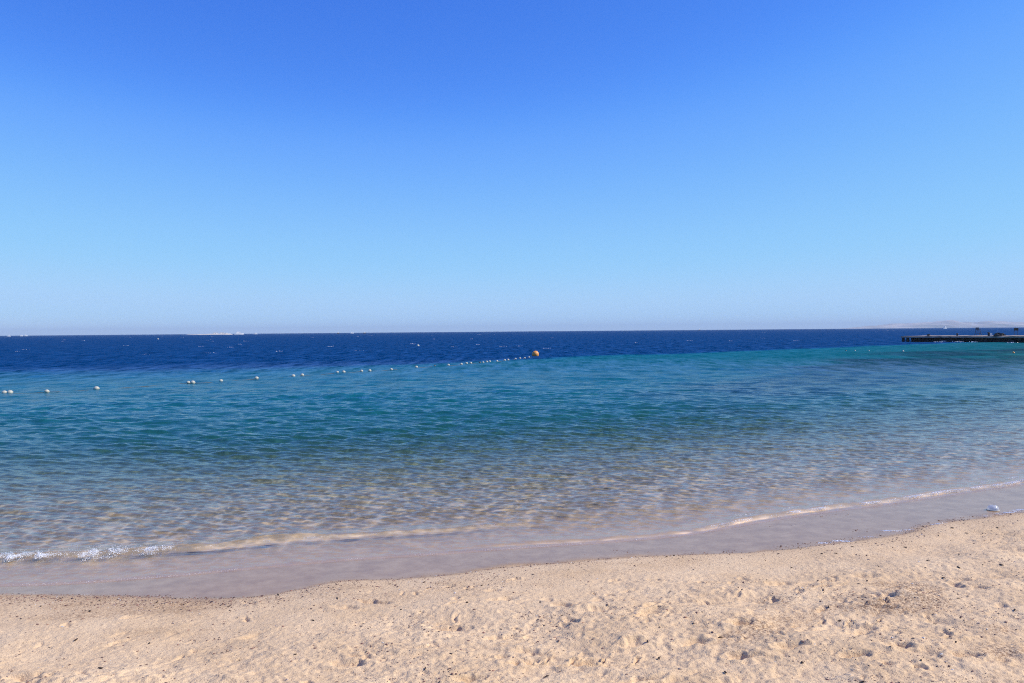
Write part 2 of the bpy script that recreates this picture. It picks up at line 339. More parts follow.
def sand_z(x, y, d=None, fine=True):
    shp = np.shape(x); x = np.asarray(x, float).ravel(); y = np.asarray(y, float).ravel()
    if d is None: d = sdist(x, y)
    wsw = swash_w(x); s = -d
    dep = depth_of(x, y, np.maximum(d, 0))
    t = s / wsw
    edge_n = .25 * fbm(x / 1.3, y / 1.3, 3, 5)
    e = np.maximum(0, s - wsw + edge_n * .18)
    z_land = .045 * np.clip(t, 0, 1) + .055 * (1 - np.exp(-e / .25)) * (1 + .5 * fbm(x / 2.2, y / 1.2, 2, 21)) + .045 * np.minimum(e, 12) + .0 * e
    dry = sm(.05, .9, e)
    if fine:
        rough = .35 + .65 * sm(1.0, 2.4, e + .5 * fbm(x / 2, y / 1.5, 2, 9) + .10 * x)
        z_land = z_land + dry * rough * (.058 * fbm(x / .9, y / .55, 3, 31) + .027 * fbm(x / .24, y / .15, 4, 41) * sm(-.35, .35, fbm(x / .9, y / .6, 2, 43)) + .012 * fbm(x / .05, y / .04, 2, 47))
        z_land = z_land + dry * .04 * fbm(x / 3.0, y / 1.6, 2, 33)
        z_land = z_land + .0022 * sm(0.0, .3, e) * fbm(x / .05, y / .05, 2, 45)
        for fx, fy, a, b, r, dd in foot:
            idx = np.nonzero((np.abs(x - fx) < .45) & (np.abs(y - fy) < .45))[0]
            if len(idx) == 0: continue
            X = x[idx] - fx; Y = y[idx] - fy
            X = X + .035 * vnoise(x[idx] / .07, y[idx] / .07, 51); Y = Y + .03 * vnoise(x[idx] / .06, y[idx] / .06, 52)
            u = (X * math.cos(r) + Y * math.sin(r)) / a; v = (-X * math.sin(r) + Y * math.cos(r)) / b
            q = np.sqrt(u * u + v * v)
            z_land[idx] += dry[idx] * (-dd * (1 - sm(.35, 1.15, q)) + .38 * dd * np.exp(-((q - 1.45) / .35) ** 2))
    bed = -dep + (np.where(d > 2, .02 * sm(2, 5, d) * fbm(x / .9, y / .35, 2, 71), 0) if fine else 0)
    z = np.where(d > 0, bed, z_land)
    return z.reshape(shp)

def polar_grid(th, r):
    T, Rr = np.meshgrid(th, r); X = Rr * np.sin(T); Y = Rr * np.cos(T)
    nr, nt = T.shape; i = np.arange(nr - 1)[:, None] * nt + np.arange(nt - 1)[None, :]
    F = np.stack([i, i + 1, i + nt + 1, i + nt], -1).reshape(-1, 4)
    return X.ravel(), Y.ravel(), F, nr, nt
def concat_lin(*segs): return np.concatenate([np.linspace(a, b, n, endpoint=False) for a, b, n in segs[:-1]] + [np.linspace(*segs[-1])])
def geo(a, b, n, end=False): return np.geomspace(a, b, n, endpoint=end)

# sand sheet (beach and sea bed), 360 degrees round the camera, fine where the beach lies
th = concat_lin((-math.pi, -.72, 60), (-.72, .72, 900), (.72, math.pi, 60))
r = np.concatenate([[.02], geo(.4, 5.2, 40), geo(5.2, 19, 700), geo(19, 60, 160), geo(60, 26000, 90, True)])
X, Y, F, nr, nt = polar_grid(th, r)
d = sdist(X, Y); Z = sand_z(X, Y, d)
Z = np.where(np.hypot(X, Y) > 700, np.minimum(Z, -1.2) , Z)
e = -d - swash_w(X)
en = .22 * fbm(X / .8, Y / .5, 3, 5) + .05 * fbm(X / .12, Y / .1, 2, 6)
wet = np.where(d > -.0, 1.0, 1.0 - .62 * sm(-.05, .17 + .25 * (1 - sm(-3.5, -2, X)), e + en * .6) - .38 * sm(.05, .75 + .5 * (1 - sm(-3.5, -2, X)), e + en + .28 * (X > -3)))
ring = sm(.1, .5, e + en) * (1 - sm(.8, 1.6, e + en))
patch = sm(.12, .5, fbm(X / 1.1, Y / .7, 3, 81))
grit = np.clip(.55 * ring * sm(-.2, .3, fbm(X / .9, Y / .4, 3, 83)) * (1 - .6 * sm(-3, 0, X)) + .75 * patch * sm(.6, 2, e) * sm(-2, 3, X + 2 * Y - 14) + .12, 0, 1) * (d < 0)
tag(mesh_np('sand', np.stack([X, Y, Z], 1), F, [M_SAND], True, attrs={'wet': wet, 'grit': grit, 'submerged': sm(0, .25, d)}), kind='structure')

# ------------------------------------------------------------------ sea
waves = []
rw = np.random.default_rng(21)
for lam in np.geomspace(.11, 6.0, 60):
    a_dir = rw.normal(RAD(16 if lam > .5 else 24), RAD(30 if lam > .5 else 24)); waves.append((lam * rw.uniform(.92, 1.08), a_dir, rw.uniform(0, 6.28)))
th = concat_lin((-1.75, -.70, 50), (-.70, .70, 760), (.70, 1.75, 50))
r = np.concatenate([geo(7.5, 9, 30), geo(9, 40, 760), geo(40, 260, 420), geo(260, 25000, 120, True)])
X, Y, F, nr, nt = polar_grid(th, r)
d = sdist(X, Y); R_ = np.hypot(X, Y)
stepr = np.gradient(r); cell = np.repeat(stepr, nt)
dep = np.where(d > 0, depth_of(X, Y, np.maximum(d, 0)), d * .04)
Z = np.zeros_like(X)
slope0 = .047
amp0 = 1.25 - 1.0 * sm(-1.5, 1.5, X)
amp_d = sm(amp0, amp0 + .9, d) * (.75 + .25 * sm(3, 14, d)) * np.where(d > 22, 1 / np.sqrt(1 + (d - 22) / 60), 1)
gust = 1 + .5 * fbm(X / 9, Y / 5, 3, 91)
for lam, a, ph in waves:
    kx, ky = 2 * math.pi / lam * math.sin(a), 2 * math.pi / lam * math.cos(a)
    A = slope0 * lam / (2 * math.pi) * (2.0 if .12 < lam < .33 else 1.15 if lam < .9 else (.9 / lam) ** .6)
    res = np.clip((lam / (cell * 4.0)) - .6, 0, 1)
    lim = sm(lam * .4, lam * 1.5, np.maximum(dep, 0) * 4 + .12) if lam > .45 else 1.0
    if not np.any(res > 0): continue
    phs = kx * X + ky * Y + ph + 1.3 * vnoise(X / (lam * 2.7), Y / (lam * 2.7), int(lam * 100))
    Z += A * res * lim * (np.sin(phs) + .18 * np.cos(2 * phs)) * amp_d * gust
def ridge(dd, c, front, back): return np.where(dd < c, np.exp(-((dd - c) / front) ** 2), np.exp(-((dd - c) / back) ** 2))
# small ripples and painted light and dark lines over the thin film inside the last wavelet
lens = .9 * ridge(d, 1.30 + .10 * fbm(X / 1.6, Y * 0, 3, 101), .035, .05) * sm(-4.6, -4.0, X) * (1 - sm(-.8, 1.2, X)) + .9 * ridge(d, .17 + .10 * fbm(X / .9, Y * 0, 3, 111), .03, .05) * sm(-1.2, .8, X) - .8 * ridge(d, 1.16 + .10 * fbm(X / 1.6, Y * 0, 3, 101), .05, .04) * (1 - sm(-.8, 1.2, X))  # bright caustic line and dark line along the wavelets, painted into the transmission colour
lens = lens * np.clip(.7 + .9 * fbm(X / .22, Y / .12, 2, 119), .1, 1.6) * (.8 + .5 * fbm(X / 1.1, Y * 0, 2, 118)) + .15 * ridge(d, .05, .03, .04)  # lens holds the painted bright and dark lines
film = sm(.03, .25, d) * (1 - sm(1.5, 2.6, d)) 
for lam, a, ph in waves[:14]:
    kx, ky = 2 * math.pi / lam * math.sin(a * 1.6), 2 * math.pi / lam * math.cos(a * 1.6)
    Z += film * .0006 * np.sin(kx * X + ky * Y + ph) * (lam / .15)
# the last wavelets rolling in
xl = X
ridge_c = 1.38 + .10 * fbm(X / 1.6, Y * 0, 3, 101) + .03 * vnoise(X / .25, Y * 0, 102)
ridge_h = .060 * (1 - sm(-4.0, -2.4, X)) + .038 * sm(-4.2, -3.2, X) * (1 - sm(-1.2, 1.2, X))
ridge_h = ridge_h * (1 + .25 * vnoise(X / .3, Y * 0, 104))
Z += ridge_h * ridge(d, ridge_c, .055, .30)
rc2 = .26 + .10 * fbm(X / .9, Y * 0, 3, 111); rh2 = (.022 * sm(-1.2, .5, X) + .022 * sm(2.2, 4.5, X)) * (1 + .4 * vnoise(X / .22, Y * 0, 114))
Z += rh2 * ridge(d, rc2, .06, .22)
Z += .012 * sm(-5, -2, X) * ridge(d, 2.4 + .3 * fbm(X / 2, Y * 0, 2, 117), .2, .4)
Z += .007 * ridge(d, .10, .05, .15) * sm(-.02, .03, d)           # the lip at the very edge
Z = np.where(d < .0, -.02 + d * .03, Z)
band = np.exp(-((X - 13 - .80 * (Y - 36)) / (6 + .12 * Y)) ** 2) * sm(20, 34, Y) * (1 - sm(95, 130, Y))
reef = sm(.2, .75, band * (.78 + 1.0 * fbm(X / 9 + 3, Y / 9, 4, 121))) * sm(6, 14, d) * .75
chop = sm(.05, .42, cell) * sm(25, 70, R_)
keep = (d > -1.2)
fk = keep[F].any(1)
used = np.zeros(len(X), bool); used[F[fk].ravel()] = True; remap = np.cumsum(used) - 1
sea = mesh_np('sea', np.stack([X, Y, Z], 1)[used], remap[F[fk]], [M_WATER], True, attrs={'chop': chop[used], 'lens': lens[used], 'depth': np.maximum(dep, 0)[used], 'reef': reef[used]})  # 'lens': bright and dark wavelet lines painted into the transmission colour
tag(sea, kind='structure')
sea_pts = (X, Y, Z)

# ------------------------------------------------------------------ pebbles, grit and foam (uncountable)
OCT = np.array([(1, 0, 0), (-1, 0, 0), (0, 1, 0), (0, -1, 0), (0, 0, 1), (0, 0, -1)], float)
OCF = np.array([(0, 2, 4), (2, 1, 4), (1, 3, 4), (3, 0, 4), (2, 0, 5), (1, 2, 5), (3, 1, 5), (0, 3, 5)])
def blobs(name, P, size, flat, mat, attr=None):
    n = len(P); J = OCT[None] * (1 + rng.uniform(-.3, .3, (n, 6, 1))) * size[:, None, None] * flat[:, None, :]
    a = rng.uniform(0, 6.28, n); c, s_ = np.cos(a)[:, None], np.sin(a)[:, None]
    V = np.stack([J[..., 0] * c - J[..., 1] * s_, J[..., 0] * s_ + J[..., 1] * c, J[..., 2]], -1) + P[:, None]
    Fc = OCF[None] + (np.arange(n) * 6)[:, None, None]
    return mesh_np(name, V.reshape(-1, 3), Fc.reshape(-1, 3), [mat], False, attrs={'tone': np.repeat(attr, 6)} if attr is not None else None)
def tone_mat(name, stops, rough=.7):
    m, t, N, L = new_mat(name); b = N['Principled BSDF']; a = N.new('ShaderNodeAttribute'); a.attribute_name = 'tone'
    r_ = ramp(N, stops, 'CONSTANT'); L.new(a.outputs['Fac'], r_.inputs[0]); L.new(r_.outputs[0], b.inputs['Base Color']); b.inputs['Roughness'].default_value = rough; return m
M_PEB = tone_mat('pebble', [(0, (.12, .06, .045)), (.3, (.20, .10, .075)), (.55, (.07, .045, .04)), (.72, (.30, .14, .09)), (.86, (.42, .32, .25)), (.95, (.62, .57, .50))])
n = 230000
px_ = rng.uniform(-8.5, 10.5, n); py_ = rng.uniform(5, 13.2, n)
dd = sdist(px_, py_); ee = -dd - swash_w(px_)
cl = fbm(px_ / 1.0, py_ / .5, 4, 131)
prob = .06 * sm(-.05, .1, ee) + .85 * sm(-.02, .12, ee) * (1 - sm(.35, .8, ee)) * (1 - .72 * sm(-3.2, -1.8, px_)) + .35 * (1 - sm(.0, .10, np.abs(ee - .04))) \
     + .42 * sm(.10, .45, cl) * sm(.3, .9, ee) + .5 * sm(.15, .4, fbm(px_ / .35, py_ / .25, 3, 133)) * sm(.10, .4, cl) + .032 * (ee > -.1)
prob = np.where(dd > -.1, 0, prob)
kk = rng.uniform(0, 1, n) < prob * .62
P = np.stack([px_, py_], 1)[kk]
bx_ = rng.uniform(-8.5, -.8, 42000); by_ = rng.uniform(8.0, 11.2, 42000); be_ = -sdist(bx_, by_) - swash_w(bx_)
bp_ = sm(-.03, .10, be_) * (1 - sm(.30, .65, be_)) * (1 - .8 * sm(-3.8, -2.2, bx_)) * (.45 + .8 * fbm(bx_ / .3, by_ / .12, 3, 151))
P = np.vstack([P, np.stack([bx_, by_], 1)[rng.uniform(0, 1, 42000) < bp_]])
lx_ = rng.uniform(-8, 10.5, 5000); ly_ = np.interp(lx_, L0D[:, 0], L0D[:, 1]) - np.abs(rng.normal(0, .13, 5000)) + .02; lk_ = (fbm(lx_ / .35, lx_ * 0, 3, 161) > .02) & (rng.uniform(0, 1, 5000) < .55)
P = np.vstack([P, np.stack([lx_, ly_], 1)[lk_]])
size = np.minimum(.014, .0024 * rng.pareto(2.2, len(P)) + .0038)
zz = sand_z(P[:, 0], P[:, 1])
flat = rng.uniform(.6, 1.2, (len(P), 3)); flat[:, 2] *= .5; flat[:, 0] *= 1.3
o = blobs('gravel', np.column_stack([P, zz + size * .15]), size, flat, M_PEB, rng.uniform(0, 1, len(P)))
tag(o, kind='stuff')

M_DEBRIS = plain('dry_seaweed', (.06, .04, .03), .9, .3, 20)
# scraps of weed and bark lying on the sand
db = MB()
for i in range(130):
    for _ in range(40):
        x = random.uniform(-5.5, 8.5); y = random.uniform(5.6, 12)
        e_ = -sdist([x], [y])[0] - swash_w(np.array([x]))[0]
        if e_ > .05 and (random.random() < .25 + .25 * (x > 3)): break
    L_ = random.uniform(.012, .06); a = random.uniform(0, 3.14); pts = []
    for k in range(4):
        X_ = x + math.cos(a) * L_ * (k / 3 - .5) + random.uniform(-.006, .006); Y_ = y + math.sin(a) * L_ * (k / 3 - .5) + random.uniform(-.006, .006)
        pts.append((X_, Y_, float(sand_z(np.array([X_]), np.array([Y_]))[0]) + .005 + .004 * random.random()))
    db.tube(pts, [.002, random.uniform(.004, .009), random.uniform(.004, .008), .002], 5)
tag(db.build('seaweed_scraps', M_DEBRIS), kind='stuff')

# foam
M_FOAM, t_, N_, L_n = new_mat('foam'); b_ = N_['Principled BSDF']; b_.inputs['Base Color'].default_value = (.85, .86, .86, 1); b_.inputs['Roughness'].default_value = .35
try: b_.inputs['Subsurface Weight'].default_value = .0
except Exception: pass
def offset_line(x, dist):                             # a point at given distance off the water's edge
    xs = x; y = coast_y(xs); g = (coast_y(xs + .05) - coast_y(xs - .05)) / .1; nrm = np.sqrt(1 + g * g)
    return xs - dist * g / nrm, y + dist / nrm
FP = []; FS = []
def foam_band(x0, x1, n, dist_f, spread, zf, smin, smax, dens):
    x = rng.uniform(x0, x1, n); x = x[rng.uniform(0, 1, n) < dens(x)]
    u = rng.normal(0, 1, len(x)); dd_ = dist_f(x) + u * spread
    X_, Y_ = offset_line(x, dd_); z_ = zf(x, u) + rng.uniform(0, 1, len(x)) ** 2 * .015
    FP.append(np.column_stack([X_, Y_, z_])); FS.append(rng.uniform(smin, smax, len(x)))
# breaking wavelet at the left
spl = lambda x: np.clip(.5 + 1.1 * fbm(x / .22, x * 0, 3, 4), 0, 1.3)
foam_band(-8.2, -4.25, 20000, lambda x: 1.33 + .10 * fbm(x / 1.6, x * 0, 3, 101) + .08 * vnoise(x / .12, x * 0, 3), .055,
          lambda x, u: .020 + .075 * spl(x) * rng.uniform(0, 1, len(x)) ** 1.3 * np.exp(-(u * .5) ** 2), .002, .0065, lambda x: np.clip(.42 + 1.0 * fbm(x / .16, x * 0, 3, 5), .04, .9) * (1 - sm(-4.8, -4.25, x)))
foam_band(-8.2, -4.4, 2600, lambda x: 1.33 + .1 * vnoise(x / .2, x * 0, 6), .07, lambda x, u: .04 + .11 * spl(x) * rng.uniform(0, 1, len(x)) ** 2, .0015, .004, lambda x: np.clip(.3 + fbm(x / .1, x * 0, 3, 9), 0, 1))
foam_band(-8.2, -4.4, 4500, lambda x: 1.14 + .06 * vnoise(x / .3, x * 0, 7), .05, lambda x, u: .010 + 0 * x, .002, .005, lambda x: np.clip(.1 + 1.0 * fbm(x / .25, x * 0, 3, 8), 0, 1))
# bright lip of the swash at the right
foam_band(2.6, 11.5, 16000, lambda x: .20 + .10 * fbm(x / .9, x * 0, 3, 111), .035, lambda x, u: .028 * np.exp(-(u * .6) ** 2), .002, .0065, lambda x: np.clip(.14 + .6 * sm(4, 10, x) + .8 * vnoise(x / .18, x * 0, 12), 0, 1) * sm(2.6, 4.5, x))
foam_band(3.5, 11.5, 4500, lambda x: .46 + .12 * fbm(x / .7, x * 0, 3, 141), .04, lambda x, u: .018 + 0 * x, .002, .006, lambda x: np.clip(.9 * vnoise(x / .25, x * 0, 13) - .1, 0, 1))
# thin broken lip further left
foam_band(-4.3, 1.2, 3500, lambda x: 1.30 + .10 * fbm(x / 1.6, x * 0, 3, 101), .02, lambda x, u: .026 + 0 * x, .0012, .0035, lambda x: np.clip(.35 * vnoise(x / .15, x * 0, 15) + .05, 0, 1) * (1 - sm(-1, 1.2, x)))
foam_band(-6, 3, 5000, lambda x: .05 + 0 * x, .014, lambda x, u: .006 + 0 * x, .0012, .0035, lambda x: np.clip(.5 * vnoise(x / .3, x * 0, 14) + .1, 0, 1))
# suds left along the upper edge at the right
for px, py, k in ((823, 543, 120), (838, 541, 130), (846, 541.5, 90), (867, 537, 60), (888, 530.5, 140), (897, 531, 70), (908, 530, 60), (935, 525, 60), (940, 524, 60), (1008, 512.5, 160), (1015, 511, 200), (1021, 509.5, 150), (985, 516, 50), (1000, 514, 60)):
    p = ground_pt(px, py, .045); q = rng.normal(0, 1, (k, 2)) * (.05, .02)
    FP.append(np.column_stack([p[0] + q[:, 0], p[1] + q[:, 1], sand_z(p[0] + q[:, 0], p[1] + q[:, 1]) + .003])); FS.append(rng.uniform(.002, .006, k))
P = np.vstack(FP); s_ = np.concatenate(FS)
o = blobs('foam', P, s_, rng.uniform(.7, 1.3, (len(P), 3)), M_FOAM); tag(o, kind='stuff')

# whitecaps far out: low crests of foam
wcs = []
for i in range(70):
    Yw = random.uniform(180, 900) if i > 30 else random.uniform(110, 220); Xw = random.uniform(-.7, .7) * Yw
    if Xw > .42 * Yw and Yw < 230: continue
    if float(np.interp(Xw, DROP[:, 0], DROP[:, 1])) + 14 > Yw: continue
    m_ = random.randint(5, 13); L_ = random.uniform(.5, 1.6) * (1 + Yw / 500)
    for k in range(m_): wcs.append((Xw + (k / m_ - .5) * L_ + random.uniform(-.1, .1), Yw + random.uniform(-.3, .3), .10 + random.uniform(0, .12), random.uniform(.015, .05) * (1 + Yw / 500)))
wcs = np.array(wcs)
o = blobs('whitecaps', wcs[:, :3], wcs[:, 3], np.tile((1.8, 1, .8), (len(wcs), 1)), M_FOAM); tag(o, kind='stuff')

# ------------------------------------------------------------------ swim line: floats, big buoy, rope
floats = [(4.5, 393.5, 0, .9), (10, 393.5, 0, 1), (47, 392.3, 0, .85), (96.5, 389.6, 0, 1.05), (188.3, 383.2, 0, .8), (192.8, 383.4, 0, 1.0), (221, 381.6, 0, .85),
          (256.5, 379, 0, .95), (293.3, 376.7, 0, .95), (302.3, 375.7, 0, .9), (337.4, 373, 0, .85), (343.6, 372.8, 0, 1.0), (361.5, 371.6, 0, .85), (369.8, 371.3, 0, .9),
          (391.3, 370, 0, .85), (416.3, 367.7, 0, .95), (434.7, 366.4, 1, .7), (448.4, 365.6, 0, .9), (461.3, 364.7, 0, .95), (466.5, 363.9, 0, .95), (470.8, 363.6, 0, .9),
          (480, 363.1, 1, .8), (483.2, 362.9, 0, .8), (486.8, 362.3, 0, .9), (489.8, 362, 0, .9), (497.1, 361.7, 0, .9), (504.7, 360.6, 0, .9), (508, 360.3, 0, .95),
          (515.5, 359.3, 0, .85), (520, 358.8, 0, .9), (524.6, 358.4, 0, .85), (529, 357.6, 0, .8)]
ORD = ['next to', 'second from', 'third from', 'fourth from', 'fifth from', 'sixth from', 'seventh from', 'eighth from', 'ninth from', 'tenth from', 'eleventh from', 'twelfth from', 'thirteenth from', 'fourteenth from', 'fifteenth from', 'sixteenth from']
special = {0: 'small white float, left one of the touching pair at the left end of the rope', 1: 'white float, right one of the touching pair at the left end of the rope',
           2: 'lone white float, second group from the left end of the rope', 3: 'lone large bright white float between the lone left float and the touching pair',
           4: 'small white float, left one of the second touching pair from the left', 5: 'white float, right one of the second touching pair from the left',
           6: 'lone white float just right of the second touching pair', 7: 'lone white float midway between a lone float and a loose pair', 8: 'white float, left one of the loose pair right of two lone floats',
           9: 'white float, right one of the loose pair right of two lone floats', 10: 'low white float, left one of the close pair left of the rope middle', 11: 'rounder white float, right one of the close pair left of the rope middle',
           12: 'white float, left one of the pair just before the rope middle', 13: 'white float, right one of the pair just before the rope middle', 14: 'lone white float just right of the rope middle',
           15: 'lone white float just left of the low dark float'}
def float_mesh(dark):
    m_ = MB()
    prof = [(.022, -.150), (.030, -.148), (.032, -.135), (.060, -.125), (.100, -.085), (.121, -.03), (.124, 0), (.121, .03), (.100, .085), (.060, .125), (.032, .135), (.030, .148), (.022, .150)]
    m_.lathe(prof, n=20); o_ = m_.build('swim_float', M_GREYF if dark else M_WHITE, None, True); return o_
f_w = float_mesh(False); f_d = float_mesh(True); used_f = {0: False, 1: False}
pts_rope = []
nf = len(floats)
for i, (px, py, dark, sc) in enumerate(floats):
    p = ground_pt(px, py)
    src = f_d if dark else f_w
    if used_f[dark]: o = src.copy(); COL.objects.link(o)
    else: o = src; used_f[dark] = True
    o.location = (p[0], p[1], .055 * sc); o.scale = (sc * .98,) * 3
    o.rotation_euler = (0, RAD(90 + random.uniform(-14, 14)), math.atan2(40, 60) + random.uniform(-.25, .25))
    k = nf - 1 - i
    lab = special.get(i, None)
    if lab is None:
        lab = ('dark low float on the swim rope, %s the orange buoy' if dark else 'small white float on the swim rope, %s the orange buoy') % ORD[k]
    tag(o, lab, 'float', 'floats along the swim rope')
    pts_rope.append(p)
buoy_p = ground_pt(535.4, 356.2)
ext = [ground_pt(-60, 397)] + pts_rope + [buoy_p]
rp = []
for a, b in zip(ext[:-1], ext[1:]):
    for k in range(6):
        t = k / 6; q = a * (1 - t) + b * t; rp.append((q[0], q[1], .012 - .03 * math.sin(math.pi * t) + .006 * random.random()))
rp.append((buoy_p[0], buoy_p[1], .02))
tag(MB().tube(rp, .014, 6).build('swim_rope', M_ROPE, None, True), 'thin dark rope at the water surface stringing the white floats to the orange buoy', 'rope')
bu = thing('mooring_buoy', tuple(buoy_p), 'big round orange buoy at the far end of the swim rope', 'buoy')
m_ = MB(); m_.lathe([(.42 * math.sin(a), .24 - .42 * math.cos(a)) for a in np.linspace(.12, math.pi - .12, 16)], n=28); m_.build('float_body', M_ORANGE, bu, True)
m_ = MB(); m_.lathe([(.11, .635), (.11, .67), (.06, .69), (.05, .70)], n=14); m_.tube([(.06 * math.cos(a), 0, .72 + .06 * math.sin(a)) for a in np.linspace(0, 2 * math.pi, 12)], .014, 6); m_.build('mooring_eye', M_GREYF, bu, True)

# stray buoys further out
def stray(px, py, sc, label, mat=M_WHITE):
    p = ground_pt(px, py); m_ = MB()
    m_.lathe([(.04, -.2), (.16, -.17), (.24, -.08), (.26, .03), (.22, .16), (.12, .25), (.05, .28), (.05, .34)], n=16)
    o = m_.build('marker_buoy', mat, None, True); o.location = p; o.scale = (sc,) * 3; tag(o, label, 'buoy', 'small marker buoys out at sea'); return o
stray(418, 346, 1.2, 'small white marker buoy alone in the deep blue water behind the swim rope')
stray(158, 339.3, 2.0, 'white marker buoy far out left, below the sandy island')
stray(903, 351.5, .55, 'tiny pale marker buoy in front of the left end of the pier')
stray(869, 351.2, .38, 'tiny pale marker buoy in turquoise water, right one of the three beyond the drop')
stray(855, 350.8, .38, 'tiny pale marker buoy in turquoise water, middle one of the three beyond the drop')
stray(846, 351, .42, 'tiny dark marker buoy in turquoise water, left one of the three beyond the drop', M_GREYF)
stray(1013.5, 353, .55, 'tiny yellowish marker buoy in front of the pier near the right edge', M_ORANGE)

# ------------------------------------------------------------------ pier
A = ground_pt(901, 341.8); B = ground_pt(1024, 342.6)
dirv = (B - A); segL = np.linalg.norm(dirv); dirv = dirv / segL; nrm = np.array([-dirv[1], dirv[0], 0])
pier = thing('pier', tuple(A), 'long low stone pier with dark shadowed side and open frame at its seaward end', 'pier', rz=math.atan2(dirv[1], dirv[0]))
LP = 95.0; PW = 5.5; TOPZ = 1.22
def noisy_slab(x0, x1, y0, y1, z0, z1, nx, ny, nz, amp, seed):
    v = []; f = []
    def face(o_, u, v_, nu, nv):
        b = len(v)
        for j in range(nv + 1):
            for i in range(nu + 1):
                p = np.array(o_) + np.array(u) * i / nu + np.array(v_) * j / nv
                n1 = fbm(np.array([p[0] / 1.1 + p[2]]), np.array([p[1] / 1.1 - p[2] * 1.7]), 3, seed)[0]; n2 = fbm(np.array([p[0] / 1.3 + 9 + p[2]]), np.array([p[1] / 1.3 + p[2]]), 3, seed + 9)[0]
                v.append((p[0] + amp * .5 * n2, p[1] + amp * n1 * 1.4, p[2] + amp * .6 * n2))
        for j in range(nv):
            for i in range(nu):
                q = b + j * (nu + 1) + i; f.append((q, q + 1, q + nu + 2, q + nu + 1))
    dx, dy, dz = x1 - x0, y1 - y0, z1 - z0
    face((x0, y0, z0), (dx, 0, 0), (0, 0, dz), nx, nz); face((x1, y1, z0), (-dx, 0, 0), (0, 0, dz), nx, nz)
    face((x0, y1, z0), (0, -dy, 0), (0, 0, dz), ny, nz); face((x1, y0, z0), (0, dy, 0), (0, 0, dz), ny, nz)
    face((x0, y0, z1), (dx, 0, 0), (0, dy, 0), nx, ny); face((x0, y1, z0), (dx, 0, 0), (0, -dy, 0), nx, ny)
    return MB().add(v, f)
noisy_slab(1.9, LP, .7, PW - .6, -3.2, TOPZ - .36, 220, 4, 8, .32, 201).build('foundation', M_SHADESTONE, pier)
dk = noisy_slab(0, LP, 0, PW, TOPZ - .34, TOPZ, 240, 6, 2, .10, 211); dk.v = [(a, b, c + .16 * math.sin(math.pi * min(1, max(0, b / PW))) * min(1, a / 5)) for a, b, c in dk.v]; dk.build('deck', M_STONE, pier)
for k in range(24):
    xk = (.25, .25, 1.3, 1.3)[k] if k < 4 else 4 + (k - 4) * 4.5
    m_ = MB(); m_.box((0, 0, -1.15), (.42, .42, 4.0), 1, 0, .03); o = m_.build('pile', M_TIMBER, pier); o.location = (xk, .45 if k % 2 or k > 3 else 4.6, 0)
m_ = MB(); m_.box((1.0, .20, .35), (1.9, .16, .16)); m_.build('brace', M_TIMBER, pier)
for i in range(48):                                   # loose boulders against the wall
    xb = random.uniform(9, LP - 2); m_ = MB(); s0 = random.uniform(.3, .85)
    prof = [(.15 * s0, -.5 * s0), (.7 * s0, -.3 * s0), (s0 * .9, 0), (.6 * s0, .35 * s0), (.15 * s0, .5 * s0)]
    m_.lathe(prof, n=7, sx=random.uniform(.8, 1.5)); m_.v = [(a + random.uniform(-.12, .12), b + random.uniform(-.12, .12), c + random.uniform(-.08, .08)) for a, b, c in m_.v]
    o = m_.build('boulder', M_SHADESTONE if random.random() < .75 else M_STONE, pier); o.location = (xb, random.uniform(-.3, .5), random.uniform(-.1, .15))
def on_pier(px, off=2.5):
    u = None
    best = min(np.linspace(0, LP, 2000), key=lambda s: abs((A + dirv * s + nrm * off)[0] / (A + dirv * s + nrm * off)[1] * FPX + 512 - px))
    return A + dirv * best + nrm * off + np.array([0, 0, TOPZ])
def bollard(px, h, label, w_=.4):
    p = on_pier(px, 1.0); m_ = MB(); m_.lathe([(w_ * .55, 0), (w_ * .5, .08), (w_ * .36, .12), (w_ * .34, h * .7), (w_ * .5, h * .82), (w_ * .5, h * .95), (w_ * .3, h)], n=12)
    o = m_.build('bollard', M_TIMBER, None, True); o.location = p; return tag(o, label, 'bollard', 'bollards on the pier')
bollard(928.5, .45, 'squat dark bollard nearest the open seaward end of the pier', .7)
bollard(957.2, .6, 'dark bollard on the pier left of the narrow frame stand')
bollard(988.4, .8, 'tallest dark bollard on the pier, beside the dark rubble heap', .45)
p = on_pier(988.4 + 2.2, 1.3); m_ = MB().box((0, 0, .32), (.45, .4, .64), .9); o = m_.build('crate', M_BWHITE); o.location = p; tag(o, 'pale box standing beside the tallest bollard on the pier', 'box')
# narrow lookout stand
p = on_pier(978); st = thing('lookout_stand', tuple(p), 'narrow dark frame stand with a small top seat on the pier', 'stand')
for sx, sy in ((-1, -1), (1, -1), (1, 1), (-1, 1)):
    m_ = MB().tube([(sx * .55, sy * .4, 0), (sx * .28, sy * .22, 1.25)], .05, 6); m_.build('leg', M_BLUEGREY, st)
MB().box((0, 0, 1.3), (.75, .6, .1)).build('seat', M_BLUEGREY, st); MB().box((0, .27, 1.55), (.7, .07, .45)).build('backrest', M_BLUEGREY, st); MB().box((0, -.32, .55), (.95, .06, .08)).build('crossbar', M_BLUEGREY, st)
# board on posts
p = on_pier(1016); sg = thing('notice_board', tuple(p), 'dark blank board on two posts near the right end of the pier', 'board')
MB().box((0, 0, 1.35), (.85, .08, .5)).build('board_panel', M_TIMBER, sg)
for sx in (-1, 1): MB().tube([(sx * .36, 0.06, 0), (sx * .36, .06, 1.5)], .045, 6).build('post', M_BLUEGREY, sg)
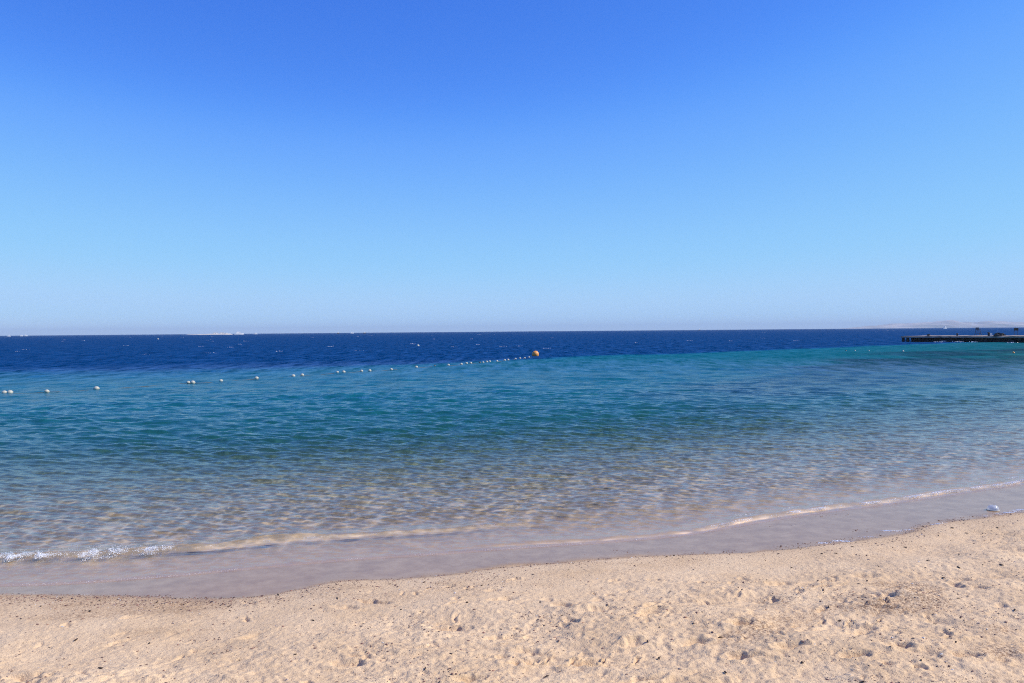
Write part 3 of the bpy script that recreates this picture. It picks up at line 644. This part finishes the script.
# heap of rubble
p = on_pier(999, 1.2); m_ = MB()
for i in range(46):
    a = random.uniform(0, 6.28); q = random.random() ** .6; zt = (1 - q) * .8
    m_.box((math.cos(a) * q * 1.1, math.sin(a) * q * .8, random.uniform(0, max(.1, zt))), [random.uniform(.25, .6) for _ in range(3)], .8, random.uniform(0, 3), .06)
o = m_.build('rubble_heap', M_TIMBER); o.location = p; tag(o, 'dark heap of broken stone and timber lying on the pier', 'rubble heap')
# splashes at the foot of the pier
sp = []
for px, py in ((938, 341.8), (957, 341.8), (962, 341.6), (1004, 341.3), (1010, 342.6), (972, 342)):
    q = ground_pt(px, py + .5); 
    for k in range(30): sp.append((q[0] + random.gauss(0, .5), q[1] - .4 + random.gauss(0, .25), .03 + random.random() * .15, random.uniform(.03, .08)))
sp = np.array(sp); tag(blobs('splash_foam', sp[:, :3], sp[:, 3], np.ones((len(sp), 3)), M_FOAM), kind='stuff')

# ------------------------------------------------------------------ far hills
hx = np.linspace(-600, 9500, 420); hy = np.linspace(0, 4200, 60); YH = 14500.0
HX, HY = np.meshgrid(hx, hy)
pxl = np.interp(HX, [0, 11000], [0, 1])  # parameter only
prof_px = np.array([840, 850, 870, 890, 905, 920, 935, 945, 960, 975, 990, 1003, 1012, 1024, 1060, 1120, 1200, 1300]); prof_h = np.array([3, 22, 52, 76, 78, 98, 118, 140, 112, 104, 118, 98, 88, 86, 95, 60, 40, 0], float)
WX = HX + (848 - 512) / FPX * YH
env = 1.2 * np.interp(WX / (YH + HY) * FPX + 512, prof_px, prof_h)
across = np.exp(-((HY - 1500) / 900) ** 2) * .82 + .30 * np.exp(-((HY - 500) / 350) ** 2) * (1 + .6 * fbm(WX / 500, HY / 400, 3, 305))
HZ = env * across * (1.08 + .45 * fbm(WX / 420, HY / 420, 5, 301) - .45 * np.abs(fbm(WX / 260, HY / 420, 4, 303))) * sm(0, 250, HY) * sm(4200, 3500, HY) - 1.0
nyh, nxh = HX.shape; i = np.arange(nyh - 1)[:, None] * nxh + np.arange(nxh - 1)[None, :]
Fh = np.stack([i, i + 1, i + nxh + 1, i + nxh], -1).reshape(-1, 4)
tag(mesh_np('hills', np.stack([WX.ravel(), (HY + YH).ravel(), HZ.ravel()], 1), Fh, [M_HILL], True), kind='structure')

# ------------------------------------------------------------------ sandy island with white buildings
YI = 2600.0
def ipx(px): return (px - 512) / FPX * YI
x0, x1 = ipx(183), ipx(229)
ix = np.linspace(x0, x1, 60); iy = np.linspace(-14, 60, 14); IX, IY = np.meshgrid(ix, iy)
tt = (IX - x0) / (x1 - x0); IZ = 3.6 * sm(0, .12, tt) * sm(1, .93, tt) * (.45 + .55 * sm(.1, .7, tt)) * sm(-14, 4, IY) * sm(60, 40, IY) * (1 + .25 * fbm(IX / 12, IY / 12, 3, 401)) - .4
nyh, nxh = IX.shape; i = np.arange(nyh - 1)[:, None] * nxh + np.arange(nxh - 1)[None, :]
Fi = np.stack([i, i + 1, i + nxh + 1, i + nxh], -1).reshape(-1, 4)
tag(mesh_np('island', np.stack([IX.ravel(), (IY + YI).ravel(), IZ.ravel()], 1), Fi, [M_ISLE], True), kind='structure')
def house(px0, px1, hgt, label, nwin=4):
    w_ = ipx(px1) - ipx(px0); t = thing('beach_building', ((ipx(px0) + ipx(px1)) / 2, YI + 12, 2.4), label, 'building', 'white buildings on the sandy island', RAD(24))
    MB().box((0, 0, hgt / 2), (w_, 7, hgt)).build('wall', M_BWHITE, t); MB().box((0, 0, hgt + .15), (w_ + .8, 7.8, .3)).build('roof', M_BWHITE, t)
    for k in range(nwin): MB().box((w_ * ((k + .5) / nwin - .5), -3.53, hgt * .55), (w_ / nwin * .4, .1, hgt * .35)).build('window', M_DARKGLASS, t)
house(211.8, 216.3, 4.2, 'white flat roofed building, left one on the sandy island', 3)
house(219.0, 223.0, 4.6, 'white flat roofed building, middle one on the sandy island', 3)
house(223.6, 226.4, 3.0, 'lower white building at the right end of the sandy island', 2)

# ------------------------------------------------------------------ boats near the horizon
def boat(px, Y, Lb, hh, label, cat='boat', hull=M_BWHITE, masts=0, name='motor_boat', group='boats far out near the horizon'):
    hh *= 1.3
    t = thing(name, ((px - 512) / FPX * Y, Y, 0), label, cat, group, RAD(random.choice((30, 38, 212))))
    n_ = 12; v = []; f = []
    for i in range(n_ + 1):
        u = i / n_; bw = Lb * .13 * (1 - max(0, (u - .45) / .55) ** 2.2) + .02; x = (u - .5) * Lb; top = hh * (.36 + .14 * u * u)
        rake = Lb * .04 * u
        for yy, zz, xx in ((-bw, top, rake), (-bw * .8, -.3, 0), (bw * .8, -.3, 0), (bw, top, rake)): v.append((x + xx, yy, zz))
    for i in range(n_):
        for j in range(3): f.append((4 * i + j, 4 * i + j + 1, 4 * i + j + 5, 4 * i + j + 4))
        f.append((4 * i + 3, 4 * i, 4 * i + 4, 4 * i + 7))
    f += [(0, 3, 2, 1), tuple(4 * n_ + j for j in range(4))]
    MB().add(v, f).build('hull', hull, t)
    MB().box((-.04 * Lb, 0, hh * .36 + hh * .16), (Lb * .55, Lb * .19, hh * .30), .88).build('cabin', M_BWHITE, t)
    c = MB().box((-.02 * Lb, 0, hh * .36 + hh * .18), (Lb * .40, Lb * .195, hh * .07), 1).build('window_band', M_DARKGLASS, t)
    MB().box((-.08 * Lb, 0, hh * .36 + hh * .42), (Lb * .30, Lb * .15, hh * .22), .85).build('flybridge', M_BWHITE, t)
    for k in range(masts): MB().tube([(Lb * (.05 - .2 * k), 0, hh * .6), (Lb * (.05 - .2 * k), 0, hh * 1.6)], Lb * .006, 6).build('mast', M_BWHITE, t)
    return t
boat(238.8, 2300, 26, 7.2, 'large white motor yacht just right of the sandy island', 'yacht', masts=1, name='motor_yacht')
boat(255.5, 2800, 16, 4.6, 'faint white boat right of the large yacht beside the island')
boat(8.8, 2300, 10, 4.2, 'small bright white boat on the horizon at the far left')
boat(21.5, 2700, 9, 4.6, 'faint white boat, left one of two close together at the far left')
boat(26.0, 2900, 9, 5.4, 'faint pale boat, right one of two close together at the far left')
boat(338.3, 2400, 7, 5.0, 'small dark hulled boat, left of the three mid horizon boats', hull=M_DARKHULL)
boat(352.0, 2900, 12, 4.6, 'faint white boat between two dark ones on the horizon')
boat(364.8, 2400, 9, 5.0, 'dark hulled boat, right of the three mid horizon boats', hull=M_DARKHULL)
boat(699.5, 3000, 10, 6.0, 'tiny dark boat alone on the horizon left of the hills', hull=M_DARKHULL)
boat(944.8, 2500, 18, 6.0, 'white motor boat on the horizon below the highest hill', hull=M_BWHITE)

# ------------------------------------------------------------------ clear container stranded on the wet sand
p = ground_pt(993, 510.5, .03); zc = float(sand_z(np.array([p[0]]), np.array([p[1]]))[0])
mc, t_, N_, L_n = new_mat('clear_plastic'); b_ = N_['Principled BSDF']; b_.inputs['Base Color'].default_value = (.9, .92, .93, 1); b_.inputs['Roughness'].default_value = .12; b_.inputs['Alpha'].default_value = .24
jr = thing('plastic_container', (p[0], p[1], zc), 'clear rounded plastic container lying open side down on the wet sand', 'plastic container', rz=.4)
m_ = MB(); out_ = [(.088 * math.cos(a) ** .6, .004 + .085 * math.sin(a)) for a in np.linspace(0, 1.35, 9)]; inn = [(max(.004, r0 - .004), z0 - .004 * (k > 4)) for k, (r0, z0) in enumerate(out_)][::-1]
m_.lathe(out_ + inn, n=28); m_.build('dome', mc, jr, True)
m_ = MB(); m_.tube([(.088 * math.cos(a), .088 * math.sin(a), .007) for a in np.linspace(0, 2 * math.pi, 29)], .006, 6); m_.build('rim', M_WHITE, jr, True)

# ------------------------------------------------------------------ haze
hz_m, t_, N_, L_n = new_mat('haze'); N_.remove(N_['Principled BSDF'])
pv = N_.new('ShaderNodeVolumePrincipled'); pv.inputs['Color'].default_value = (.70, .86, 1.0, 1); pv.inputs['Density'].default_value = 6e-5; pv.inputs['Anisotropy'].default_value = 0.0
L_n.new(pv.outputs[0], N_['Material Output'].inputs['Volume'])
hb = MB().box((0, 0, 88), (53000, 53000, 206)).build('haze', hz_m); tag(hb, kind='stuff')
# sand sheet and sea reach 50 km; keep them inside the haze box
